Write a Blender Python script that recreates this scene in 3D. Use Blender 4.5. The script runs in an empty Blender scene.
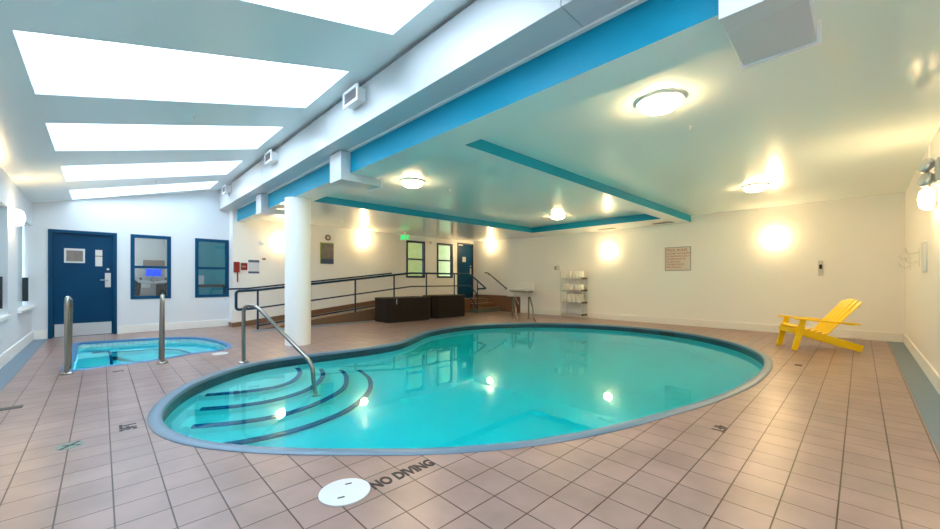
import bpy, bmesh, math, random
from mathutils import Vector, Matrix
random.seed(4)
D = bpy.data
SC = bpy.context.scene
COL = SC.collection
PI = math.pi

# ------------------------------------------------------------------ camera, world, exposure
cam_data = D.cameras.new('camera')
cam = D.objects.new('camera', cam_data)
COL.objects.link(cam)
cam.location = (0, 0, 1.15)
cam.rotation_euler = (PI / 2, 0, math.radians(45.81 - 90))
cam_data.sensor_width = 36
cam_data.lens = 379.6 / 940 * 36
cam_data.shift_y = 15.6 / 940
cam_data.clip_start = 0.02
SC.camera = cam
SC.view_settings.view_transform = 'Standard'
SC.view_settings.look = 'None'
SC.view_settings.gamma = 1
SC.view_settings.use_curve_mapping = False
SC.view_settings.exposure = 1.68
SC.cycles.use_denoising = True
SC.cycles.max_bounces = 14
SC.cycles.diffuse_bounces = 7
SC.cycles.glossy_bounces = 5
SC.cycles.transmission_bounces = 10
SC.cycles.transparent_max_bounces = 12
SC.cycles.sample_clamp_indirect = 8
SC.cycles.caustics_refractive = True
SC.cycles.caustics_reflective = False

SKY = 2.75          # radiance of the overcast sky over the skylights
DOME = 33.0         # ceiling lamps
SCONCE = 30.0        # wall lamps
WARM = (1.0, 0.68, 0.33)
world = D.worlds.new('sky')
world.use_nodes = True
world.node_tree.nodes['Background'].inputs[0].default_value = (0.68, 0.83, 1.0, 1)
world.node_tree.nodes['Background'].inputs[1].default_value = SKY
SC.world = world

# skylight openings: (y at left end near, y at right end near, far left, far right)
XL, XR = -0.41, 1.84
SKYL = [(-0.35, -0.40, 0.83, 0.80), (1.74, 1.70, 2.93, 2.87), (3.83, 3.69, 5.01, 4.85), (5.86, 5.68, 7.04, 6.93),
        (7.92, 7.80, 9.07, 9.03), (9.93, 9.78, 11.05, 10.72)]
def slope_z(x):
    return 2.64 + 0.24 * (x + 0.95)
WELL = 0.42
for i, (a, b, c, d) in enumerate(SKYL):
    ld = D.lights.new('skylight_daylight', 'AREA')
    ld.shape = 'RECTANGLE'; ld.size = 2.15; ld.size_y = 1.15; ld.energy = 1
    ld.cycles.is_portal = True
    lo = D.objects.new('skylight_daylight', ld); COL.objects.link(lo)
    xm = (XL + XR) / 2
    lo.location = (xm, (a + b + c + d) / 4, slope_z(xm) + WELL + 0.03)
    lo.rotation_euler = (0, -math.atan(0.24), -0.06)

# ------------------------------------------------------------------ materials
def mat(name, col, rough=0.5, metal=0.0, spec=0.5, emis=None, es=0.0, noise=0.0, nscale=8.0, bump=0.0, bscale=60.0):
    m = D.materials.new(name); m.use_nodes = True
    nt = m.node_tree; b = nt.nodes['Principled BSDF']
    b.inputs['Base Color'].default_value = (*col, 1)
    b.inputs['Roughness'].default_value = rough
    b.inputs['Metallic'].default_value = metal
    b.inputs['Specular IOR Level'].default_value = spec
    if emis:
        b.inputs['Emission Color'].default_value = (*emis, 1)
        b.inputs['Emission Strength'].default_value = es
    if noise or bump:
        tc = nt.nodes.new('ShaderNodeTexCoord')
        if noise:
            n = nt.nodes.new('ShaderNodeTexNoise'); n.inputs['Scale'].default_value = nscale
            n.inputs['Detail'].default_value = 4
            nt.links.new(tc.outputs['Object'], n.inputs['Vector'])
            mx = nt.nodes.new('ShaderNodeMix'); mx.data_type = 'RGBA'
            mx.inputs[6].default_value = (*[c * (1 - noise) for c in col], 1)
            mx.inputs[7].default_value = (*[min(1, c * (1 + noise)) for c in col], 1)
            nt.links.new(n.outputs['Fac'], mx.inputs[0])
            nt.links.new(mx.outputs[2], b.inputs['Base Color'])
        if bump:
            n2 = nt.nodes.new('ShaderNodeTexNoise'); n2.inputs['Scale'].default_value = bscale
            nt.links.new(tc.outputs['Object'], n2.inputs['Vector'])
            bp = nt.nodes.new('ShaderNodeBump'); bp.inputs['Strength'].default_value = bump
            bp.inputs['Distance'].default_value = 0.01
            nt.links.new(n2.outputs['Fac'], bp.inputs['Height'])
            nt.links.new(bp.outputs['Normal'], b.inputs['Normal'])
    return m

def tile_mat(name, c1, c2, grout, w, h, ox, oy, mortar=0.004, rough=0.35, bias=0.0, uv=None, bumpd=0.002):
    m = D.materials.new(name); m.use_nodes = True
    nt = m.node_tree; b = nt.nodes['Principled BSDF']
    tc = nt.nodes.new('ShaderNodeTexCoord'); mp = nt.nodes.new('ShaderNodeMapping')
    nt.links.new(tc.outputs['UV' if uv else 'Object'], mp.inputs[0])
    mp.inputs['Location'].default_value = (-ox, -oy, 0)
    br = nt.nodes.new('ShaderNodeTexBrick')
    br.offset = 0; br.squash = 1
    nt.links.new(mp.outputs[0], br.inputs['Vector'])
    br.inputs['Color1'].default_value = (*c1, 1); br.inputs['Color2'].default_value = (*c2, 1)
    br.inputs['Mortar'].default_value = (*grout, 1)
    br.inputs['Scale'].default_value = 1; br.inputs['Mortar Size'].default_value = mortar
    br.inputs['Mortar Smooth'].default_value = 0.3; br.inputs['Bias'].default_value = bias
    br.inputs['Brick Width'].default_value = w; br.inputs['Row Height'].default_value = h
    n = nt.nodes.new('ShaderNodeTexNoise'); n.inputs['Scale'].default_value = 3.0; n.inputs['Detail'].default_value = 6
    nt.links.new(tc.outputs['Object'], n.inputs['Vector'])
    mx = nt.nodes.new('ShaderNodeMix'); mx.data_type = 'RGBA'; mx.blend_type = 'MULTIPLY'
    mx.inputs[0].default_value = 0.35
    nt.links.new(br.outputs['Color'], mx.inputs[6]); nt.links.new(n.outputs['Color'], mx.inputs[7])
    rgb = nt.nodes.new('ShaderNodeMix'); rgb.data_type = 'RGBA'; rgb.blend_type = 'MULTIPLY'; rgb.inputs[0].default_value = 0.22
    ramp = nt.nodes.new('ShaderNodeMapRange'); ramp.inputs[1].default_value = 0.35; ramp.inputs[2].default_value = 0.65
    nt.links.new(n.outputs['Fac'], ramp.inputs[0])
    nt.links.new(br.outputs['Color'], rgb.inputs[6]); nt.links.new(ramp.outputs[0], rgb.inputs[7])
    nt.nodes.remove(mx)
    nt.links.new(rgb.outputs[2], b.inputs['Base Color'])
    b.inputs['Roughness'].default_value = rough
    bp = nt.nodes.new('ShaderNodeBump'); bp.inputs['Strength'].default_value = 0.6; bp.inputs['Distance'].default_value = bumpd
    bp.invert = True
    nt.links.new(br.outputs['Fac'], bp.inputs['Height']); nt.links.new(bp.outputs['Normal'], b.inputs['Normal'])
    return m

M = {}
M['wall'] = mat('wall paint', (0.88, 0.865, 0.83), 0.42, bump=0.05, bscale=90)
M['wall_dimmed'] = mat('wall paint dimmed for skylight', (0.70, 0.735, 0.775), 0.42, bump=0.05, bscale=90)  # wall paint colour darkened and cooled to offset the skylight wash
M['ceiling'] = mat('ceiling paint', (0.84, 0.93, 0.90), 0.16, spec=0.6)  # aqua in this base colour stands in for light bounced off the pool
M['ceiling_left'] = mat('sloped ceiling paint', (0.80, 0.88, 0.90), 0.32, spec=0.5)
M['blue'] = mat('bright blue paint', (0.0, 0.27, 0.42), 0.45, spec=0.25)
M['white'] = mat('white paint', (0.84, 0.84, 0.83), 0.35)
M['duct'] = mat('painted duct metal', (0.62, 0.625, 0.64), 0.3, noise=0.02, nscale=3)
M['trim'] = mat('baseboard paint', (0.83, 0.82, 0.79), 0.4)
M['column'] = mat('column paint', (0.84, 0.85, 0.84), 0.45)
M['floor'] = tile_mat('deck tiles', (0.315, 0.21, 0.185), (0.345, 0.232, 0.205), (0.060, 0.028, 0.020), 0.208, 0.2133, 0.047, 0.079, rough=0.33)
M['border'] = mat('blue grey floor border', (0.125, 0.20, 0.27), 0.4, noise=0.08, nscale=20)
M['coping'] = mat('pale blue coping', (0.125, 0.205, 0.28), 0.35, noise=0.07, nscale=25)
M['spacoping'] = mat('blue spa coping', (0.06, 0.19, 0.38), 0.35, noise=0.08, nscale=25)
M['band'] = tile_mat('dark teal waterline tiles', (0.008, 0.045, 0.075), (0.012, 0.06, 0.09), (0.02, 0.09, 0.12), 0.075, 0.075, 0, 0.0, mortar=0.003, rough=0.3, uv=True)
M['plaster'] = mat('aqua pool plaster', (0.70, 0.94, 0.97), 0.6, noise=0.03, nscale=2)
M['steptread'] = mat('pale pool step', (0.86, 0.92, 0.87), 0.6)
M['nosing'] = tile_mat('dark blue nosing tiles', (0.0, 0.07, 0.24), (0.0, 0.10, 0.30), (0.01, 0.12, 0.28), 0.05, 0.05, 0, 0, mortar=0.003, rough=0.25)
M['spaband'] = tile_mat('pale spa tiles', (0.50, 0.76, 0.78), (0.6, 0.85, 0.86), (0.28, 0.55, 0.60), 0.075, 0.075, 0, 0, mortar=0.003, rough=0.2, uv=True)
M['chrome'] = mat('brushed steel', (0.30, 0.29, 0.265), 0.22, metal=1.0)
M['wire'] = mat('chrome wire', (0.70, 0.68, 0.60), 0.3, metal=0.8)
M['navy'] = mat('navy door paint', (0.0002, 0.045, 0.115), 0.5, spec=0.15, noise=0.1, nscale=2)
M['navyframe'] = mat('navy frame paint', (0.0002, 0.06, 0.14), 0.5, spec=0.15)
M['darkframe'] = mat('dark window frame', (0.002, 0.012, 0.04), 0.4)
M['rail'] = mat('navy rail paint', (0.001, 0.035, 0.08), 0.45, spec=0.3)
M['railbrown'] = mat('dark bronze rail paint', (0.035, 0.035, 0.04), 0.35)
M['steel'] = mat('steel kick plate', (0.60, 0.61, 0.63), 0.35, metal=0.6)
M['yellow'] = mat('yellow painted wood', (0.90, 0.60, 0.002), 0.35, noise=0.06, nscale=12)
M['brown'] = tile_mat('brown ramp tiles', (0.20, 0.115, 0.06), (0.25, 0.14, 0.08), (0.10, 0.06, 0.04), 0.208, 0.2095, 0.047, 0.079, rough=0.35)
M['dado'] = mat('brown tile dado', (0.19, 0.10, 0.055), 0.35, noise=0.12, nscale=14)
M['greytile'] = mat('grey green riser tiles', (0.16, 0.20, 0.18), 0.4, noise=0.12, nscale=12)
M['wicker'] = mat('dark brown ribbed box', (0.017, 0.011, 0.007), 0.55, spec=0.25, noise=0.2, nscale=30)
M['black'] = mat('black', (0.012, 0.012, 0.014), 0.4)
M['letter'] = mat('black lettering', (0.015, 0.012, 0.015), 0.5)
M['lid'] = mat('white plastic lid', (0.62, 0.64, 0.65), 0.4)
M['grey'] = mat('grey plastic', (0.35, 0.35, 0.36), 0.45)
M['lightgrey'] = mat('light grey plastic', (0.62, 0.62, 0.6), 0.4)
M['red'] = mat('red enamel', (0.25, 0.002, 0.008), 0.35)
M['redtext'] = mat('red lettering', (0.45, 0.07, 0.05), 0.5)
M['paper'] = mat('paper', (0.62, 0.66, 0.72), 0.6)
M['paper_blue'] = mat('blue grey print', (0.045, 0.08, 0.15), 0.6)
M['signwhite'] = mat('cream sign board', (0.74, 0.64, 0.55), 0.5)
M['brass'] = mat('bronze plate', (0.22, 0.16, 0.08), 0.4)
M['poster'] = mat('poster print', (0.20, 0.17, 0.15), 0.5, noise=0.6, nscale=14)
M['poster_green'] = mat('green poster edge', (0.30, 0.38, 0.08), 0.5)
M['green'] = mat('green exit legend', (0.02, 0.45, 0.15), 0.4, emis=(0.0, 0.75, 0.16), es=0.35)
M['lamp'] = mat('lit lamp glass', (0.95, 0.9, 0.8), 0.3, emis=WARM, es=DOME)
M['sconce'] = mat('lit wall lamp glass', (0.95, 0.9, 0.8), 0.3, emis=WARM, es=SCONCE)
M['towel'] = mat('white towelling', (0.85, 0.83, 0.76), 0.9, bump=0.3, bscale=120)
M['shelfdark'] = mat('dark shelf lip', (0.10, 0.09, 0.06), 0.5)
M['gymwall'] = mat('gym wall', (0.56, 0.60, 0.63), 0.6)
M['tealwall'] = mat('teal wall', (0.01, 0.30, 0.38), 0.4)
M['yellowwall'] = mat('yellow green wall', (0.46, 0.43, 0.14), 0.5, noise=0.12, nscale=3)
M['screen'] = mat('lit blue screen', (0.0, 0.02, 0.2), 0.3, emis=(0.0, 0.06, 1.0), es=0.45)
M['pane_dark'] = mat('dark recess', (0.02, 0.03, 0.04), 0.2)
M['bluegrey'] = mat('pale blue window reveal', (0.55, 0.67, 0.70), 0.4)
M['cabbrown'] = mat('brown cabinet', (0.22, 0.16, 0.14), 0.5)

def glass(name, tint, gl=0.08, rough=0.0):
    m = D.materials.new(name); m.use_nodes = True
    nt = m.node_tree; nt.nodes.clear()
    o = nt.nodes.new('ShaderNodeOutputMaterial'); mx = nt.nodes.new('ShaderNodeMixShader')
    t = nt.nodes.new('ShaderNodeBsdfTransparent'); g = nt.nodes.new('ShaderNodeBsdfGlossy')
    t.inputs[0].default_value = (*tint, 1); g.inputs['Roughness'].default_value = rough
    mx.inputs[0].default_value = gl
    nt.links.new(t.outputs[0], mx.inputs[1]); nt.links.new(g.outputs[0], mx.inputs[2]); nt.links.new(mx.outputs[0], o.inputs[0])
    return m
M['glass'] = glass('window glass', (0.9, 0.95, 0.95), 0.05)
M['skyglass'] = glass('skylight glazing', (0.97, 0.98, 0.98), 0.04)

def water_mat(name, absorb, density, bump=0.02, ripple=2.2):
    m = D.materials.new(name); m.use_nodes = True
    nt = m.node_tree; nt.nodes.clear()
    o = nt.nodes.new('ShaderNodeOutputMaterial')
    g = nt.nodes.new('ShaderNodeBsdfGlass'); g.inputs['IOR'].default_value = 1.33; g.inputs['Roughness'].default_value = 0.0
    g.inputs['Color'].default_value = (0.62, 0.97, 1.0, 1)
    v = nt.nodes.new('ShaderNodeVolumeAbsorption'); v.inputs['Color'].default_value = (*absorb, 1); v.inputs['Density'].default_value = density
    tc = nt.nodes.new('ShaderNodeTexCoord')
    n = nt.nodes.new('ShaderNodeTexNoise'); n.inputs['Scale'].default_value = ripple; n.inputs['Detail'].default_value = 2
    nt.links.new(tc.outputs['Object'], n.inputs['Vector'])
    bp = nt.nodes.new('ShaderNodeBump'); bp.inputs['Strength'].default_value = bump; bp.inputs['Distance'].default_value = 0.1
    nt.links.new(n.outputs['Fac'], bp.inputs['Height']); nt.links.new(bp.outputs['Normal'], g.inputs['Normal'])
    nt.links.new(g.outputs[0], o.inputs['Surface']); nt.links.new(v.outputs[0], o.inputs['Volume'])
    return m
M['water'] = water_mat('pool water', (0.0, 0.978, 0.996), 1.4, bump=0.012)
M['spawater'] = water_mat('spa water', (0.0, 0.985, 0.995), 1.2, bump=0.03)

# ------------------------------------------------------------------ mesh helpers
class MB:
    def __init__(s): s.v = []; s.f = []; s.uv = None
    def add(s, vs, fs):
        n = len(s.v); s.v += [Vector(p) for p in vs]; s.f += [[i + n for i in f] for f in fs]; return s
    def box(s, a, b, M4=None):
        x0, y0, z0 = a; x1, y1, z1 = b
        vs = [Vector(p) for p in ((x0,y0,z0),(x1,y0,z0),(x1,y1,z0),(x0,y1,z0),(x0,y0,z1),(x1,y0,z1),(x1,y1,z1),(x0,y1,z1))]
        if M4: vs = [M4 @ p for p in vs]
        return s.add(vs, [(0,3,2,1),(4,5,6,7),(0,1,5,4),(1,2,6,5),(2,3,7,6),(3,0,4,7)])
    def prism(s, poly, z0, z1):
        n = len(poly)
        f = lambda z, p: (p[0], p[1], z(p) if callable(z) else z)
        vs = [f(z0, p) for p in poly] + [f(z1, p) for p in poly]
        return s.add(vs, [list(range(n))[::-1], list(range(n, 2*n))] + [(i, (i+1) % n, n + (i+1) % n, n + i) for i in range(n)])
    def extr(s, poly3, off):
        n = len(poly3); off = Vector(off)
        vs = [Vector(p) for p in poly3] + [Vector(p) + off for p in poly3]
        return s.add(vs, [list(range(n))[::-1], list(range(n, 2*n))] + [(i, (i+1) % n, n + (i+1) % n, n + i) for i in range(n)])
    def tube(s, path, r, n=12, caps=True):
        P = [Vector(p) for p in path]; rings = []
        prev = None
        for i, p in enumerate(P):
            t = (P[min(i+1, len(P)-1)] - P[max(i-1, 0)]).normalized()
            if prev is None:
                u = t.orthogonal().normalized()
            else:
                u = (prev - t * prev.dot(t)).normalized()
            prev = u; w = t.cross(u)
            rr = r[i] if isinstance(r, (list, tuple)) else r
            rings.append([p + (u * math.cos(a) + w * math.sin(a)) * rr for a in [2*PI*k/n for k in range(n)]])
        vs = [q for R in rings for q in R]; fs = []
        for i in range(len(P)-1):
            for k in range(n):
                fs.append((i*n+k, i*n+(k+1) % n, (i+1)*n+(k+1) % n, (i+1)*n+k))
        if caps:
            fs.append(list(range(n))[::-1]); fs.append([(len(P)-1)*n + k for k in range(n)])
        return s.add(vs, fs)
    def lathe(s, prof, n=32, M4=None):
        vs = []; fs = []
        for (r, z) in prof:
            for k in range(n):
                a = 2*PI*k/n; vs.append(Vector((max(r, 1e-4)*math.cos(a), max(r, 1e-4)*math.sin(a), z)))
        if M4: vs = [M4 @ p for p in vs]
        for i in range(len(prof)-1):
            for k in range(n):
                fs.append((i*n+k, i*n+(k+1) % n, (i+1)*n+(k+1) % n, (i+1)*n+k))
        fs.append(list(range(n))[::-1]); fs.append([(len(prof)-1)*n + k for k in range(n)])
        return s.add(vs, fs)
    def build(s, name, m, parent=None, smooth=False, bevel=0.0, loc=None):
        me = D.meshes.new(name)
        org = Vector(loc) if loc else Vector((0, 0, 0))
        me.from_pydata([v - org for v in s.v], [], s.f)
        bm = bmesh.new(); bm.from_mesh(me); bmesh.ops.recalc_face_normals(bm, faces=bm.faces); bm.to_mesh(me); bm.free()
        ms = m if isinstance(m, (list, tuple)) else [m]
        for q in ms: me.materials.append(M[q] if isinstance(q, str) else q)
        if smooth:
            me.polygons.foreach_set('use_smooth', [True]*len(me.polygons))
            try: me.set_sharp_from_angle(angle=math.radians(38))
            except Exception: pass
        o = D.objects.new(name, me); COL.objects.link(o)
        o.location = org
        if parent:
            o.parent = parent; w = Vector((0, 0, 0)); q = parent
            while q: w += Vector(q.location); q = q.parent
            o.location = org - w
        if bevel:
            b = o.modifiers.new('bevel', 'BEVEL'); b.width = bevel; b.segments = 2; b.limit_method = 'ANGLE'
        return o

def fin(o, label=None, cat=None, group=None, kind=None):
    if label: o['label'] = label
    if cat: o['category'] = cat
    if group: o['group'] = group
    if kind: o['kind'] = kind
    return o
def thing(name, loc, label, cat, group=None, rz=0, kind=None):
    o = D.objects.new(name, None); COL.objects.link(o); o.location = loc; o.rotation_euler = (0, 0, rz); o.empty_display_size = 0.1
    return fin(o, label, cat, group, kind)
def lpart(mb, name, m, parent, **k):
    """part whose coordinates are already local to its parent"""
    o = mb.build(name, m, None, **k); o.parent = parent; return o
def copy_thing(root, loc, label=None, rz=None):
    r = root.copy(); COL.objects.link(r); r.location = loc
    if rz is not None: r.rotation_euler = (0, 0, rz)
    if label: r['label'] = label
    for ch in list(root.children):
        c = ch.copy(); COL.objects.link(c); c.parent = r
        for g in list(ch.children):
            d = g.copy(); COL.objects.link(d); d.parent = c
    return r
def box(a, b): return MB().box(a, b)
def struct(mb, name, m, **k):
    return fin(mb.build(name, m, **k), kind='structure')

def text_obj(name, s, size, m, M4, parent=None, depth=0.001, sx=1.0, align='LEFT', bold=0.0):
    cu = D.curves.new(name, 'FONT'); cu.body = s; cu.size = size; cu.extrude = depth; cu.align_x = align; cu.resolution_u = 3; cu.offset = bold
    t = D.objects.new(name, cu); COL.objects.link(t)
    bpy.context.view_layer.update()
    me = D.meshes.new_from_object(t.evaluated_get(bpy.context.evaluated_depsgraph_get()))
    D.objects.remove(t)
    me.transform(Matrix.Diagonal((sx, 1, 1, 1))); me.transform(M4)
    me.materials.clear(); me.materials.append(M[m])
    o = D.objects.new(name, me); COL.objects.link(o)
    if parent: o.parent = parent
    return o
def basis(o, x, y):
    x = Vector(x).normalized(); y = Vector(y).normalized(); z = x.cross(y)
    return Matrix(((x.x, y.x, z.x, o[0]), (x.y, y.y, z.y, o[1]), (x.z, y.z, z.z, o[2]), (0, 0, 0, 1)))

def spline(pts, per=6, closed=True):
    n = len(pts); out = []
    rng = n if closed else n - 1
    g = (lambda i: pts[i % n]) if closed else (lambda i: pts[min(max(i, 0), n-1)])
    for i in range(rng):
        p0, p1, p2, p3 = [Vector(g(i+k)) for k in (-1, 0, 1, 2)]
        for k in range(per):
            t = k/per
            out.append(0.5*((2*p1) + (p2-p0)*t + (2*p0-5*p1+4*p2-p3)*t*t + (3*p1-p0-3*p2+p3)*t**3))
    if not closed: out.append(Vector(pts[-1]))
    return out
def resample(pts, n):
    P = pts + [pts[0]]; L = [0]
    for a, b in zip(P, P[1:]): L.append(L[-1] + (b-a).length)
    out = []; j = 0
    for k in range(n):
        s = L[-1]*k/n
        while L[j+1] < s: j += 1
        f = (s-L[j])/max(1e-9, L[j+1]-L[j]); out.append(P[j].lerp(P[j+1], f))
    return out
def smooth_loop(pts, it):
    n = len(pts)
    for _ in range(it): pts = [(pts[i-1]*0.25 + pts[i]*0.5 + pts[(i+1) % n]*0.25) for i in range(n)]
    return pts
def offset(pts, d):
    n = len(pts); A = sum(pts[i].x*pts[(i+1) % n].y - pts[(i+1) % n].x*pts[i].y for i in range(n))
    sg = 1 if A > 0 else -1; out = []
    for i in range(n):
        t = (pts[(i+1) % n]-pts[i-1]).normalized(); nn = Vector((-t.y, t.x))*sg
        out.append(pts[i] + nn*d)
    return out                      # positive d = inwards

def grid_sheet(us, vs, holes, P, thick):
    """slab over a grid with rectangular cells left out; P(u,v,w) -> point"""
    mb = MB(); idx = {}
    def vid(i, j, k):
        if (i, j, k) not in idx:
            idx[(i, j, k)] = len(mb.v); mb.v.append(Vector(P(us[i], vs[j], thick*k)))
        return idx[(i, j, k)]
    nu, nv = len(us)-1, len(vs)-1
    solid = lambda i, j: 0 <= i < nu and 0 <= j < nv and (i, j) not in holes
    for i in range(nu):
        for j in range(nv):
            if not solid(i, j): continue
            for k in (0, 1): mb.f.append([vid(i, j, k), vid(i+1, j, k), vid(i+1, j+1, k), vid(i, j+1, k)])
            for di, dj, a, b in ((-1, 0, (i, j), (i, j+1)), (1, 0, (i+1, j), (i+1, j+1)), (0, -1, (i, j), (i+1, j)), (0, 1, (i, j+1), (i+1, j+1))):
                if not solid(i+di, j+dj): mb.f.append([vid(*a, 0), vid(*b, 0), vid(*b, 1), vid(*a, 1)])
    return mb

# ------------------------------------------------------------------ pool outlines
OUT = [(0.267,4.123),(0.279,3.71),(0.37,3.378),(0.536,3.062),(0.844,2.66),(1.11,2.392),(1.528,1.986),(1.818,1.774),(2.087,1.597),
       (2.504,1.409),(2.907,1.262),(3.477,1.11),(4.174,0.937),(5.085,0.806),(5.964,0.784),(6.644,0.841),(7.285,0.982),(7.941,1.286),
       (8.531,1.736),(9.10,2.474),(9.369,3.266),(9.419,3.90),(9.27,4.70),(8.95,5.45),(8.343,6.20),(7.429,6.78),(6.428,7.044),
       (5.356,6.87),(4.476,6.33),(3.951,5.99),(3.40,5.90),(2.764,5.93),(2.247,5.98),(1.75,5.99),(1.386,5.87),(0.99,5.563),(0.639,5.166),(0.378,4.615)]
POUT = smooth_loop(resample(spline([Vector(p) for p in OUT]), 200), 3)
PIN = offset(POUT, 0.098)
WL = -0.11
SP = [(-0.34,6.95),(-0.36,7.9),(-0.36,9.0),(-0.34,9.98),(0.12,9.92),(0.858,9.74),(1.40,9.30),(1.63,8.5),(1.66,7.7),(1.50,7.28),(1.22,7.22),
      (1.02,7.26),(0.80,7.10),(0.45,6.98),(0.0,6.96)]
SOUT = smooth_loop(resample(spline([Vector(p) for p in SP], 5), 110), 2)
SIN = offset(SOUT, 0.085)

# ------------------------------------------------------------------ floor
def floor_mesh():
    bm = bmesh.new()
    def loop(pts):
        vs = [bm.verts.new((p[0], p[1], 0)) for p in pts]
        return [bm.edges.new((vs[i], vs[(i+1) % len(vs)])) for i in range(len(vs))]
    E_ = loop([(-1.15, -0.75), (10.95, -0.75), (10.95, 11.05), (2.45, 11.05), (2.45, 11.2), (-1.15, 11.2)]) + loop(offset(POUT, 0.01)) + loop(offset(SOUT, 0.01))
    bmesh.ops.triangle_fill(bm, use_beauty=True, use_dissolve=False, edges=E_)
    bmesh.ops.recalc_face_normals(bm, faces=bm.faces)
    for f in bm.faces:
        if f.normal.z < 0: f.normal_flip()
    me = D.meshes.new('floor'); bm.to_mesh(me); bm.free(); me.materials.append(M['floor'])
    o = D.objects.new('floor', me); COL.objects.link(o); o['kind'] = 'structure'
floor_mesh()
struct(box((-0.95, -0.57, 0.0), (-0.745, 11.1, 0.003)), 'trim_1', 'border')
struct(box((-0.745, -0.57, 0.0), (10.6, -0.36, 0.003)), 'trim_2', 'border')
struct(box((2.45, 9.38, 0.0), (5.4, 9.72, 0.003)), 'trim_3', 'border')

# ------------------------------------------------------------------ walls
T = 0.15
# front wall with door and two windows (plane y=11.1)
us = [-1.1, -0.745, 0.246, 0.462, 1.16, 1.613, 2.31, 2.36]; vs_ = [0, 0.73, 2.155, 3.6]
struct(grid_sheet(us, vs_, {(1, 0), (1, 1), (3, 1), (5, 1)}, lambda u, v, w: (u, 11.1 + w, v), T), 'wall_front', 'wall_dimmed')
# left wall with two recessed windows
us = [-0.75, 7.0, 8.45, 9.35, 11.25]; vs_ = [0, 0.66, 2.19, 2.75]
struct(grid_sheet(us, vs_, {(1, 1), (3, 1)}, lambda u, v, w: (-0.95 - w, u, v), 0.12), 'wall_left', 'wall_dimmed')
# right wall
struct(box((-1.1, -0.72, 0), (10.75, -0.57, 3.6)), 'wall_right', 'wall')
# back wall
struct(box((10.6, -0.57, 0), (10.75, 8.97, 3.1)), 'wall_back', 'wall')
struct(box((10.75, 8.97, 0), (10.9, 11.0, 3.1)), 'wall_stair', 'wall')
# ramp wall + step back + alcove wall
DW = 10.85
struct(MB().prism([(2.32, 10.75), (6.85, 10.75), (6.85, 10.92), (2.32, 11.099)], 0, 3.1), 'wall_ramp', 'wall')
us = [6.85, 7.50, 8.30, 8.85, 9.63, 9.86, 10.72, 10.9]; vs_ = [0, 0.45, 1.23, 2.52, 2.60, 3.1]
struct(grid_sheet(us, vs_, {(1, 2), (3, 2), (5, 1), (5, 2), (5, 3)}, lambda u, v, w: (u, DW + w, v), T), 'wall_alcove', 'wall')

# baseboards
BH = 0.17
struct(box((-0.95, -0.57, 0), (-0.93, 11.1, BH)), 'baseboard_left', 'trim', bevel=0.004)
struct(box((-0.93, 11.08, 0), (-0.75, 11.1, BH)), 'baseboard_front', 'trim', bevel=0.004)
struct(box((0.25, 11.08, 0), (2.36, 11.1, BH)), 'baseboard_front', 'trim', bevel=0.004)
struct(box((-0.93, -0.57, 0), (10.6, -0.55, BH)), 'baseboard_right', 'trim', bevel=0.004)
struct(box((10.58, -0.55, 0), (10.6, 8.35, BH)), 'baseboard_back', 'trim', bevel=0.004)

# ------------------------------------------------------------------ ceilings
def sloped():
    # skewed openings: v runs along y on the left edge, sheared along x
    vs_ = [-0.75]
    rows = []
    for s in SKYL: rows += [(s[0], s[1]), (s[2], s[3])]
    bounds = [(-0.75, -0.75)] + rows + [(11.2, 11.2)]
    bounds = sorted(bounds)
    us = [-1.15, XL, XR, 2.44]
    mb = MB(); idx = {}
    def yy(u, j):
        a, b = bounds[j]; f = (min(max(u, XL), XR)-XL)/(XR-XL); return a + (b-a)*f
    nb = len(bounds)
    for j in range(nb):
        for i, u in enumerate(us):
            for k in (0, 1):
                idx[(i, j, k)] = len(mb.v); mb.v.append(Vector((u, yy(u, j), slope_z(u) + 0.42*k)))
    hol = {(1, j) for j in range(1, nb-1, 2)}
    sol = lambda i, j: 0 <= i < 3 and 0 <= j < nb-1 and (i, j) not in hol
    for i in range(3):
        for j in range(nb-1):
            if not sol(i, j): continue
            for k in (0, 1): mb.f.append([idx[(i, j, k)], idx[(i+1, j, k)], idx[(i+1, j+1, k)], idx[(i, j+1, k)]])
            for di, dj, a, b in ((-1, 0, (i, j), (i, j+1)), (1, 0, (i+1, j), (i+1, j+1)), (0, -1, (i, j), (i+1, j)), (0, 1, (i, j+1), (i+1, j+1))):
                if not sol(i+di, j+dj): mb.f.append([idx[(*a, 0)], idx[(*b, 0)], idx[(*b, 1)], idx[(*a, 1)]])
    return mb
struct(sloped(), 'ceiling', 'ceiling_left')
for n_, (a, b, c, d) in enumerate(SKYL):
    z1, z2 = slope_z(XL)+WELL-0.02, slope_z(XR)+WELL-0.02
    mb = MB().add([(XL, a, z1), (XR, b, z2), (XR, d, z2), (XL, c, z1), (XL, a, z1+.01), (XR, b, z2+.01), (XR, d, z2+.01), (XL, c, z1+.01)],
                  [(0,3,2,1),(4,5,6,7),(0,1,5,4),(1,2,6,5),(2,3,7,6),(3,0,4,7)])
    struct(mb, 'window_%d' % (n_+10), 'skyglass')
# drop face closing the high side of the sloped ceiling above the duct / beam
struct(box((2.43, -0.75, 2.95), (2.55, 11.2, 3.9)), 'wall_clerestory', 'wall')
# right hand ceiling, gently rising to the back wall
def zc(x): return 2.725 + 0.005*(x-2.73)
def zf(y): return 2.60 + max(0.0, y-7.1)*0.026
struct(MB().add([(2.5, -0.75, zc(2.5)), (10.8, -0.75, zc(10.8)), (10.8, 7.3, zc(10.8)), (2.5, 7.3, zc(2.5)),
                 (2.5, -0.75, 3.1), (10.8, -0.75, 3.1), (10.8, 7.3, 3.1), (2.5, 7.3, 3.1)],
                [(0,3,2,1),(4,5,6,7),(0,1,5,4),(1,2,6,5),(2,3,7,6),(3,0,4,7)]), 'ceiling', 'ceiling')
BLUE_Z = 2.60
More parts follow.
